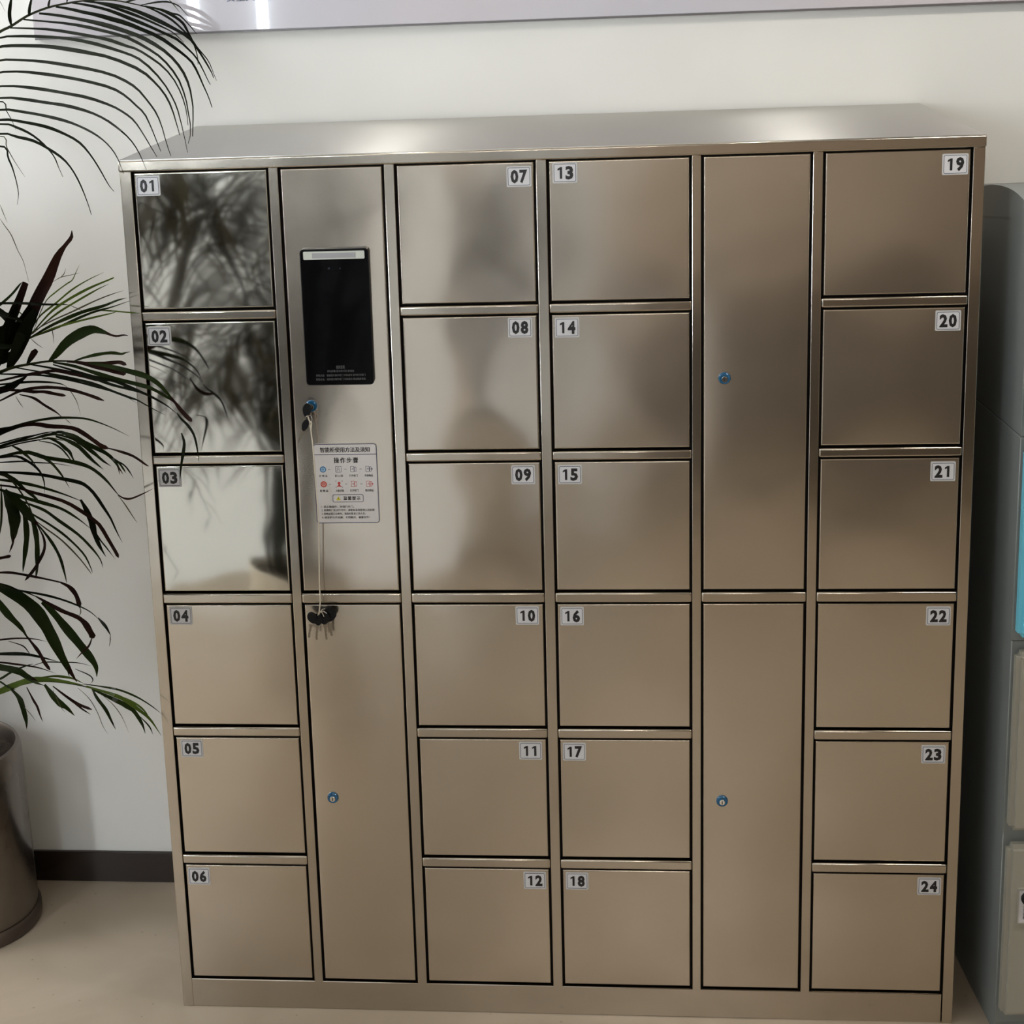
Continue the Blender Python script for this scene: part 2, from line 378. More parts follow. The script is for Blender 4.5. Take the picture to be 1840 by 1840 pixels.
for n in range(1, 25):
    c = {0: 1, 1: 3, 2: 4, 3: 6}[(n - 1) // 6]; r = (n - 1) % 6; a, b_ = cols[c]
    rnd = random.Random(n)
    d = door(XS[a], XS[b_], ZS[2 * r + 1], ZS[2 * r], M_steelp if (c == 1 and r < 3) else M_steel2 if (c == 3 and r < 3) else M_steel, (rnd.uniform(-.25, .25), rnd.uniform(-.2, .2)))
    numbered[n] = d
    p = at(*PL[n], -.0012); hw, hh = .0215, .0175
    m = MB()
    m.prism(rrect(p.x - hw - .0015, p.x + hw + .0015, p.z - hh - .0015, p.z + hh + .0015, .002, 3), -.0012, .001, M_plate)
    o_, i_ = rrect(p.x - hw + .001, p.x + hw - .001, p.z - hh + .001, p.z + hh - .001, .0025, 3), rrect(p.x - hw + .0019, p.x + hw - .0019, p.z - hh + .0019, p.z + hh - .0019, .0018, 3)
    m.ring(o_, i_, -.0014, -.0011, M_navy)
    m.prism(i_, -.00135, -.0011, M_platei)
    for k_, dg in enumerate('%02d' % n):
        gx = p.x - .0083 + .0166 * k_
        if dg == '1':                                     # a one with its flag
            m.prism([(gx + .0032, p.z - .0108), (gx + .0032, p.z + .0108), (gx - .0002, p.z + .0108), (gx - .0052, p.z + .0078), (gx - .0052, p.z + .0042), (gx - .0012, p.z + .0062), (gx - .0012, p.z - .0108)], -.0017, -.0014, M_ink)
        else: m.text(dg, .0315, gx, p.z, -.0017, M_ink, .0015, width=.0146)
    q = m.build('number_plate', d, label='white plate reading %02d in bold black digits' % n); q.location.y -= .0007
# tall doors
tallUL = door(XS[2], XS[3], ZS[5], ZS[0], M_steel2, (.05, .1)); tallLL = door(XS[2], XS[3], ZS[11], ZS[6], M_steel, (-.08, -.1))
tallUR = door(XS[8], XS[9], ZS[5], ZS[0], M_steel, (.1, -.1)); tallLR = door(XS[8], XS[9], ZS[11], ZS[6], M_steel, (-.1, .1))
def lock(px, py, d):
    p = at(px, py, -.004); c = (p.x, 0, p.z)
    m = MB()
    m.lathe([(.0118, -.002), (.0118, .003), (.0108, .0055), (.0095, .0065), (.0085, .0062)], c, M_lblu, 'y')
    m.lathe([(.0123, -.002), (.0123, .0012)], c, M_chrome, 'y')
    m.lathe([(.0060, .0), (.0060, .0075), (.0052, .0085), (.0046, .0085)], (c[0], c[1], c[2] - .001), M_chrome, 'y', 20)
    m.box(c[0] - .0009, c[0] + .0009, -.0093, -.0080, c[2] - .0042, c[2] + .0022, M_ink)
    m.build('cam_lock', d, label='small blue ringed cam lock'); return c
cU = lock(559, 730, tallUL); lock(598, 1434, tallLL); lock(1302, 680, tallUR); lock(1297.5, 1440, tallLR)

# face terminal, fixed in the upper tall door on the left
a0, a1 = at(538, 449, -.012), at(662, 445, -.012); a2, a3 = at(551, 693, -.012), at(672, 690, -.012)
tx0, tx1 = (a0.x + a2.x) / 2, (a1.x + a3.x) / 2; tz1, tz0 = (a0.z + a1.z) / 2, (a2.z + a3.z) / 2
m = MB(); m.prism(rrect(tx0, tx1, tz0, tz1, .007), -.012, .002, M_blackp)
m.prism(rrect(tx0 + .002, tx1 - .002, tz0 + .002, tz1 - .002, .0055), -.0135, -.012, M_black)
TM = m.build('face_terminal', LK, loc=((tx0 + tx1) / 2, 0, (tz0 + tz1) / 2), label='black glass face terminal with a white light bar')
bx_0, bx_1 = at(545, 460, -.0135).x, at(655, 458, -.0135).x; bz_1, bz_0 = at(600, 451, -.0135).z, at(600, 465.5, -.0135).z
m = MB(); m.prism(rrect(bx_0, bx_1, bz_0, bz_1, .002, 4), -.0145, -.0130, M_bar)
m.box(bx_0 + .017, bx_1 - .017, -.0149, -.0144, bz_0 + .0025, bz_1 - .003, M_barg); m.build('light_bar', TM, label='white strip across the top')
m = MB(); m.prism(rrect(tx0 + .012, tx1 - .012, tz0 + .045, tz1 - .045, .003, 3), -.0139, -.0134, M_black); m.build('screen', TM)
m = MB(); c = at(591, 482, -.0135); m.lathe([(.0022, 0), (.0022, .0006), (.0012, .0006)], (c.x, -.0134, c.z), M_lens, 'y', 14)
c = at(611, 482, -.0135); m.lathe([(.0016, 0), (.0016, .0006), (.0009, .0006)], (c.x, -.0134, c.z), M_lens, 'y', 14); m.build('camera_lens', TM)
m = MB(); tcx = (tx0 + tx1) / 2 + .002
for tb, sz, px_, wd in (('使用说明', .0075, 659.5, .0165), ('请站在屏幕正前方进行识别 请勿遮挡', .005, 666.5, .052), ('存物点击：请按提示操作柜门 识别成功 即可打开柜门', .0048, 674, .096), ('取物点击：请按提示操作柜门 识别成功 取出随身物品', .0048, 681, .096)):
    m.text(tb, sz, tcx, at(608, px_, -.0136).z, -.0140, M_inkg, 0, width=wd)
m.build('lettering', TM)['kind'] = 'stuff'

TM.location.y -= .0010
# instruction sticker
s0, s1, s2, s3 = at(561, 797, -.001), at(676, 797, -.001), at(571, 940, -.001), at(683, 939, -.001)
sx0, sx1 = (s0.x + s2.x) / 2, (s1.x + s3.x) / 2; sz1, sz0 = (s0.z + s1.z) / 2, (s2.z + s3.z) / 2
m = MB(); m.prism(rrect(sx0, sx1, sz0, sz1, .006), -.0009, .001, M_white)
ST = m.build('instruction_sticker', LK, loc=((sx0 + sx1) / 2, 0, (sz0 + sz1) / 2), label='white instruction sticker with blue and red icons')
SW, SH = sx1 - sx0, sz1 - sz0
U = lambda u: sx0 + u * SW
V = lambda v: sz1 - v * SH
m = MB(); m.ring(rrect(sx0, sx1, sz0, sz1, .006), rrect(sx0 + .0013, sx1 - .0013, sz0 + .0013, sz1 - .0013, .0048), -.0012, -.0008, M_navy)
m.box(sx0 + .001, sx1 - .001, -.0012, -.0008, V(.137), V(.129), M_navy)
m.ring(rrect(U(.27), U(.76), V(.733), V(.635), .003, 3), rrect(U(.278), U(.752), V(.727), V(.641), .0025, 3), -.0012, -.0008, M_navy)
m.build('border', ST)
m = MB(); Y = -.0013
m.text('智能柜使用方法及须知', .0110, U(.50), V(.073), Y, M_ink, .00035, width=SW * .78)
m.text('操作步骤', .0125, U(.51), V(.205), Y, M_ink, .0004, width=SW * .38, spacing=1.3)
for u, tb in ((.14, '存 物 品'), (.39, '录入人脸'), (.62, '打开柜门'), (.86, '存放物品')): m.text(tb, .0052, U(u), V(.398), Y, M_ink, .0001, width=SW * .13)
for u, tb in ((.14, '取 物 品'), (.39, '人脸识别'), (.62, '打开柜门'), (.86, '取出物品')): m.text(tb, .0052, U(u), V(.586), Y, M_ink, .0001, width=SW * .13)
m.text('温馨提示', .0085, U(.575), V(.684), Y, M_ink, .0003, width=SW * .27, spacing=1.3)
for v, tb, wd in ((.790, '1. 请正确操作，勿强行开门。', .52), (.833, '2. 如遇柜门无法打开时，请联系现场管理人员处理', .84), (.878, '3. 如物品遗忘在柜内，请及时联系工作人员。', .70), (.925, '4. 请爱护公共设施，文明使用，谢谢合作！', .76)):
    m.text(tb, .0052, U(.085), V(v), Y, M_ink, .00008, 'LEFT', width=SW * wd)
m.build('lettering', ST)['kind'] = 'stuff'
m = MB()
def badge(u, v, ci, co, tb):
    r = .0062; cx, cz = U(u), V(v)
    m.ring(circ(cx, cz, r), circ(cx, cz, r * .68), -.0012, -.0008, co); m.prism(circ(cx, cz, r * .68), -.0011, -.0008, ci)
    m.text(tb, .0062, cx, cz, -.0013, co if ci != co else M_white, .0001)
badge(.14, .318, M_lblue, M_blue, '存'); badge(.14, .505, M_pink, M_red, '取')
def line(x0, z0, x1, z1, t, mt, y=-.0012):
    d = Vector((x1 - x0, z1 - z0)); n_ = Vector((-d.y, d.x)).normalized() * t / 2
    m.prism([(x0 + n_.x, z0 + n_.y), (x0 - n_.x, z0 - n_.y), (x1 - n_.x, z1 - n_.y), (x1 + n_.x, z1 + n_.y)], y, -.0008, mt)
for v, mt in ((.318, M_navy), (.505, M_red)):
    cz = V(v)
    for u in (.24, .495, .735): line(U(u) - .0022, cz, U(u) + .0022, cz, .0006, M_inkg)
    for u in (.62, .86):                                   # little open cupboards
        cx = U(u); r = .0058; t_ = .0006
        m.ring(rrect(cx - r, cx + r * .25, cz - r, cz + r, .001, 3), rrect(cx - r + t_, cx + r * .25 - t_, cz - r + t_, cz + r - t_, .0008, 3), -.0012, -.0008, mt)
        m.ring(rrect(cx + r * .25, cx + r, cz - r * .8, cz + r * .8, .001, 3), rrect(cx + r * .25 + t_, cx + r - t_, cz - r * .8 + t_, cz + r * .8 - t_, .0008, 3), -.0012, -.0008, mt)
        line(cx - r * .5, cz, cx + (r * .1 if u < .7 else r * 1.3), cz, .0006, mt); line(cx - r * .5, cz, cx - r * .1, cz + r * .4, .0006, mt)
        if u > .7: line(cx + r * 1.4, cz, cx + r, cz + r * .35, .0006, mt); line(cx + r * 1.4, cz, cx + r, cz - r * .35, .0006, mt)
cx, cz, r = U(.385), V(.318), .0060
m.ring(rrect(cx - r, cx + r, cz - r, cz + r, .0012, 3), rrect(cx - r + .0006, cx + r - .0006, cz - r + .0006, cz + r - .0006, .001, 3), -.0012, -.0008, M_navy)
m.ring(circ(cx - .0005, cz + .0015, .0022, 14), circ(cx - .0005, cz + .0015, .0016, 14), -.0012, -.0008, M_navy)
line(cx - .0035, cz - .004, cx - .002, cz - .0006, .0006, M_navy); line(cx + .001, cz - .0006, cx + .0035, cz - .004, .0006, M_navy)
cz = V(.505)
m.prism(circ(cx, cz + .0018, .0026, 14, 1, 1.2), -.0012, -.0008, M_red)
m.prism([(cx - .0010, cz), (cx + .0010, cz), (cx + .0012, cz - .002), (cx + .0048, cz - .0042), (cx + .0048, cz - .005), (cx - .0048, cz - .005), (cx - .0048, cz - .0042), (cx - .0012, cz - .002)][::-1], -.0012, -.0008, M_red)
for sx_ in (-1, 1):
    for sz_ in (-1, 1):
        line(cx + sx_ * .0068, cz + sz_ * .0068, cx + sx_ * .0048, cz + sz_ * .0068, .0005, M_inkg); line(cx + sx_ * .0068, cz + sz_ * .0068, cx + sx_ * .0068, cz + sz_ * .0048, .0005, M_inkg)
cx, cz = U(.362), V(.687)
m.prism([(cx - .0048, cz - .0036), (cx + .0048, cz - .0036), (cx, cz + .0046)], -.0011, -.0008, M_yellow)
m.prism([(cx - .0005, cz - .001), (cx + .0005, cz - .001), (cx + .0005, cz + .002), (cx - .0005, cz + .002)], -.0013, -.0010, M_ink)
m.build('icons', ST)
ST.location.y -= .0019

# ------------------------------------------------------------------ keys on a string
KY = thing('key_bunch', 'black-headed keys hung on a white string from the key in the upper left lock', 'keys', (cU[0], -.02, cU[2]))
def key_head(m, p, rx, rz, ang, y, t=.0022):
    ca, sa = math.cos(ang), math.sin(ang); pts = []
    for k in range(18):
        a = 2 * math.pi * k / 18; x, z = rx * math.cos(a), rz * math.sin(a)
        x *= 1.0 if z > 0 else 1 - .25 * (-z / rz)
        pts.append((p.x + x * ca - z * sa, p.z + x * sa + z * ca))
    m.prism(pts, y - t / 2, y + t / 2, M_blackp)
    inn = [((x - p.x) * .8 + p.x, (z - p.z) * .8 + p.z) for x, z in pts]
    m.prism(inn, y - t / 2 - .0006, y + t / 2 + .0006, M_blackp)
def key_blade(m, p0, p1, w_, y):
    d = (p1 - p0); L = d.length; u = d.normalized(); n_ = Vector((-u.z, 0, u.x))
    out = [(0, -w_ * .8), (L * .15, -w_ * .8), (L * .2, -w_ * .5), (L * .9, -w_ * .5), (L, 0), (L * .92, w_ * .5), (L * .8, w_ * .25), (L * .68, w_ * .5), (L * .56, w_ * .2), (L * .45, w_ * .5), (L * .2, w_ * .5), (L * .15, w_ * .8), (0, w_ * .8)]
    m.prism([(p0.x + u.x * a + n_.x * b__, p0.z + u.z * a + n_.z * b__) for a, b__ in out], y - .0007, y + .0007, M_brass)
p = at(551, 738, -.030)
m = MB(); key_head(m, p, .0085, .0145, math.radians(-8), -.026, .0030); o = m.build('key', KY, label='key standing in the lock')
m = MB(); m.box(cU[0] - .0012, cU[0] + .0012, -.027, -.006, cU[2] - .004, cU[2] + .002, M_brass); m.build('key_blade', o)
m = MB(); p = at(549, 763, -.03); key_head(m, p, .0065, .0125, math.radians(-22), -.034); o = m.build('key', KY, label='black key hanging beside the string')
m = MB(); key_blade(m, at(545, 773, -.03), at(536, 795, -.03), .0035, -.034); m.build('key_blade', o)
m = MB()
rc = at(555, 753, -.03)
m.tube([(rc.x + .0065 * math.cos(a), -.031 + .003 * math.sin(a * 2), rc.z + .008 * math.sin(a)) for a in [2 * math.pi * k / 16 for k in range(17)]], .0006, M_chrome)
m.build('key_ring', KY)
m = MB(); S = [(553, 748), (556, 757), (558, 768), (562, 800), (566, 850), (570, 900), (573, 945), (573.5, 1000), (574, 1050), (575.5, 1080), (574, 1096), (573, 1104)]
m.tube([at(x, y, -.032) for x, y in S], .0013, M_string, 8)
m.tube([at(554, 754, -.032), at(560, 760, -.035), at(559, 772, -.033), at(556, 764, -.031)], .0014, M_string, 6)
for dx, dy in ((9, -6), (12, 2), (7, 8), (-4, 6)): m.tube([at(575, 1100, -.036), at(575 + dx * .5, 1100 + dy * .4 - 3, -.038), at(575 + dx, 1100 + dy, -.037)], .0007, M_string, 5)
m.build('string', KY)
for k, (hx, hy, rx, rz, an, bx_a, by_a, bx_b, by_b, yy) in enumerate(((561, 1110, .0095, .0125, 18, 559, 1122, 555, 1146, -.030), (571, 1113, .0105, .0125, 4, 570, 1124, 569, 1150, -.025),
        (583, 1111, .0110, .0130, -8, 584, 1122, 587, 1150, -.020), (593, 1104, .0130, .0155, -14, 594, 1120, 596, 1143, -.015))):
    m = MB(); key_head(m, at(hx, hy, yy), rx, rz, math.radians(an), yy, .0026); o = m.build('key', KY)
    m = MB(); key_blade(m, at(bx_a, by_a, yy), at(bx_b, by_b, yy), .0046, yy); m.build('key_blade', o)

# ------------------------------------------------------------------ plastic locker on the right
PLK = thing('plastic_locker', 'grey plastic locker with sky blue upper doors, standing right of the steel locker', 'locker', (2.05, .25, 0))
SXf = lambda y: 1.669 - .073 * y       # side plane, slightly turned to the wall
ang = math.atan(.073)
def turned(o):      # turn a piece about the front left corner line so that it follows the side plane
    o.data.transform(Matrix.Translation((1.669, 0, 0)) @ Matrix.Rotation(ang, 4, 'Z') @ Matrix.Translation((-1.669, 0, 0)))
rows = [(1.265, 1.632, 'b'), (.862, 1.229, 'b'), (.465, .832, 'g'), (.062, .433, 'g')]
yb, yf = .44, -.045
for i, (z0, z1, k) in enumerate(rows):
    m = MB(); zz0 = z0 - .018 if i < 3 else .03; zz1 = z1 + .018 if i else 1.655
    m.box(1.669, 2.44, yf, yb, zz0 + .0006, zz1 - .0006, M_pl_side, .0015, 1); turned(m.build('module', PLK))
m = MB(); m.box(1.672, 2.437, yf + .01, yb, 0, .029, M_pl_side, .002, 1); turned(m.build('plinth', PLK))
m = MB(); n_ = 18; prof = []                       # arched crown
for k in range(n_ + 1):
    y = -.05 + (yb + .05) * k / n_; prof.append((y, 1.690 - .55 * (y - .09) ** 2 if y > .09 else 1.690 - 1.1 * (y - .09) ** 2))
vs = [(1.668, y, z) for y, z in prof] + [(2.441, y, z) for y, z in prof] + [(1.668, -.05, 1.653), (1.668, yb, 1.6), (2.441, -.05, 1.653), (2.441, yb, 1.6)]
vs[2 * n_ + 3] = (1.668, yb, prof[-1][1] - .03); vs[2 * n_ + 5] = (2.441, yb, prof[-1][1] - .03)
n1_ = n_ + 1; A, B, Cc, D = 2 * n1_, 2 * n1_ + 1, 2 * n1_ + 2, 2 * n1_ + 3
fs = [(k, k + 1, n1_ + k + 1, n1_ + k) for k in range(n_)] + [tuple([A] + list(range(n1_)) + [B])[::-1], tuple([Cc] + list(range(n1_, 2 * n1_)) + [D]), (0, n1_, Cc, A), (n_, B, D, 2 * n1_ - 1), (A, Cc, D, B)]
m.add(vs, fs, M_pl_side, True); turned(m.build('crown', PLK))
px_l = at(1824, 1640, -.078).x
for i, (z0, z1, k) in enumerate(rows):
    for j in range(2):
        x0 = 1.673 + j * .386; x1 = x0 + .378; mt = M_plb if k == 'b' else M_pl
        m = MB(); bm = bmesh.new(); bmesh.ops.create_cube(bm, size=1)
        for v in bm.verts: v.co = ((x0 + x1) / 2 + v.co.x * (x1 - x0), -.06 + v.co.y * .034, (z0 + z1) / 2 + v.co.z * (z1 - z0))
        bmesh.ops.bevel(bm, geom=bm.edges[:], offset=.009, segments=4, affect='EDGES'); m.frombm(bm, mt, True)
        d = m.build('door', PLK, label='sky blue door' if k == 'b' else 'grey door'); turned(d)
        cxp = px_l + j * .386; czp = z0 + .245 if k == 'g' else z0 + .245
        m = MB(); m.ring(rrect(cxp - .002, cxp + .052, czp - .037, czp + .039, .002, 3), rrect(cxp, cxp + .05, czp - .035, czp + .037, .002, 3), -.0815, -.07, mt)
        m.prism(rrect(cxp, cxp + .05, czp - .035, czp + .035, .001, 3), -.0795, -.07, M_platei)
        m.lathe([(.014, 0), (.014, .006), (.011, .009), (.004, .009)], (cxp + .018, -.079, czp + .018), M_blackp, 'y', 24)
        m.lathe([(.005, .006), (.005, .0102), (.004, .0105)], (cxp + .018, -.079, czp + .018), M_chrome, 'y', 14)
        for q, tb in enumerate('请妥善保管'[:4]): m.text(tb, .0075, cxp + .013, czp - .0005 - q * .0078, -.0799, M_ink, .0003)
        q_ = m.build('lock_plate', d, label='white card plate with a black lock')
        turned(q_)

# ------------------------------------------------------------------ potted palm
PC = Vector((-.615, .345, 0))
PM = thing('potted_palm', 'feathery dark green areca palm in a brown metal pot left of the steel locker', 'plant', (PC.x, PC.y, 0))
m = MB(); m.lathe([(.182, .03), (.186, .04), (.181, .40), (.180, .425), (.176, .437), (.169, .440), (.165, .432), (.164, .38)], PC, M_pot, n=56); m.build('pot', PM)
m = MB(); m.lathe([(.186, 0), (.193, .004), (.193, .026), (.187, .034), (.17, .034)], PC, M_potb, n=56); m.build('pot_base', PM)
m = MB(); m.lathe([(.168, .36), (.168, .402), (.10, .412), (.02, .415)], PC, M_soil, n=40); m.build('soil', PM)
def crv(pts, n):
    """Catmull-Rom through the points, n samples"""
    P = [np.array(p, float) for p in pts]
    if len(P) == 2: P = [P[0], (P[0] + P[1]) / 2, P[1]]
    Q = [2 * P[0] - P[1]] + P + [2 * P[-1] - P[-2]]; out = []
    S_ = len(P) - 1
    for i in range(n):
        t = i / (n - 1) * S_; k = min(int(t), S_ - 1); t -= k
        a, b, c_, d = Q[k:k + 4]
        out.append(.5 * ((2 * b) + (c_ - a) * t + (2 * a - 5 * b + 4 * c_ - d) * t * t + (3 * b - a - 3 * c_ + d) * t ** 3))
    return out
def blade(m, pts, wid, mt, up=None, tipm=None, tipt=.8):
    """thin folded leaf along 3-D points, wid: half-widths; closed diamond section"""
    N = len(pts); vs = []; fs = []
    for i, p in enumerate(pts):
        t = (pts[min(i + 1, N - 1)] - pts[max(i - 1, 0)]).normalized()
        v = (Vector(CAM) - p).normalized() if up is None else up
        s_ = t.cross(v)
        s_ = s_.normalized() if s_.length > 1e-5 else Vector((1, 0, 0)); nn = s_.cross(t).normalized()
        h = wid[i]; fold = h * .35; th = min(.0006, .35 * h + .00008)
        tw = .25 * math.sin(i * .5 + p.x * 9)
        sd = s_ * math.cos(tw) + nn * math.sin(tw); n2_ = nn * math.cos(tw) - s_ * math.sin(tw)
        vs += [p - sd * h, p + n2_ * (-fold + th), p + sd * h, p + n2_ * (-fold - th)]
    for i in range(N - 1):
        for k in range(4):
            l = (k + 1) % 4; fs.append((4 * i + k, 4 * i + l, 4 * i + 4 + l, 4 * i + 4 + k))
    fs += [(3, 2, 1, 0), tuple(4 * (N - 1) + k for k in range(4))]
    if tipm is None: m.add(vs, fs, mt, True)
    else:
        k0 = int(N * tipt) * 4; m.add(vs, [f for i, f in enumerate(fs[:-2]) if i < k0] + [fs[-2]], mt, True); m.add(vs, [f for i, f in enumerate(fs[:-2]) if i >= k0] + [fs[-1]], tipm, True)
SCALE = 3.43928 / F
FR = {}
def frond(key, rach, depth, soil=True, r=.0028):
    """rach: [(px,py,depth)...] visible course of the midrib; continued down to the pot"""
    P = [at(x, y, d) for x, y, d in rach]
    base = Vector((PC.x + random.uniform(-.05, .05), PC.y + random.uniform(-.05, .05), .41))
    first = P[0]; mid = Vector((base.x * .75 + first.x * .25, base.y * .8 + first.y * .2, base.z * .35 + first.z * .65))
    st = [Vector(c_) for c_ in crv([base, mid, first], 9)][:-1]
    body = [Vector(c_) for c_ in crv(P, max(10, 3 * len(P)))]
    m = MB(); m.tube(st + body, .0055, M_rach, 6, taper=r * .35)
    o = m.build('frond', PM, loc=tuple(base)); FR[key] = (o, rach, depth); return o
frond('A', [(-150, 520, .30), (-135, 450, .35)] + [(x, y, .40) for x, y in ((-125, 380), (-105, 280), (-85, 200), (-60, 130), (-30, 80), (0, 57), (20, 47), (50, 28), (85, 14), (120, 6), (155, 1), (200, 0), (240, 7), (262, 12))], .40)
frond('B', [(-120, 720, .2), (-60, 670, .12), (0, 630, .08), (45, 607, .06), (62, 596, .05)], .06)
frond('C', [(-140, 760, .1), (-70, 700, -.05), (0, 669, -.1), (25, 660, -.1), (55, 654, -.1), (90, 649, -.1), (130, 649, -.1), (165, 652, -.1)], -.10)
frond('D', [(-150, 860, .15), (-80, 805, .05), (-30, 782, 0), (5, 772, -.02), (30, 765, -.02)], -.03)
frond('E', [(-140, 870, .22), (-60, 828, .16), (0, 803, .12), (25, 795, .12), (60, 788, .12), (95, 781, .12), (115, 781, .12)], .12)
frond('G', [(-150, 940, .2), (-90, 880, .08), (-40, 856, .03), (0, 852, .0), (25, 868, .0), (50, 905, .0), (60, 930, .0)], .02)
frond('I', [(-150, 1060, .2), (-90, 1040, .1), (-40, 1040, .05), (10, 1054, .03), (45, 1064, .03), (70, 1074, .03)], .03)
frond('K', [(-150, 1290, .25), (-80, 1270, .2), (-10, 1246, .16), (30, 1232, .15), (70, 1224, .14), (110, 1226, .13), (150, 1233, .12), (180, 1242, .11)], .13)
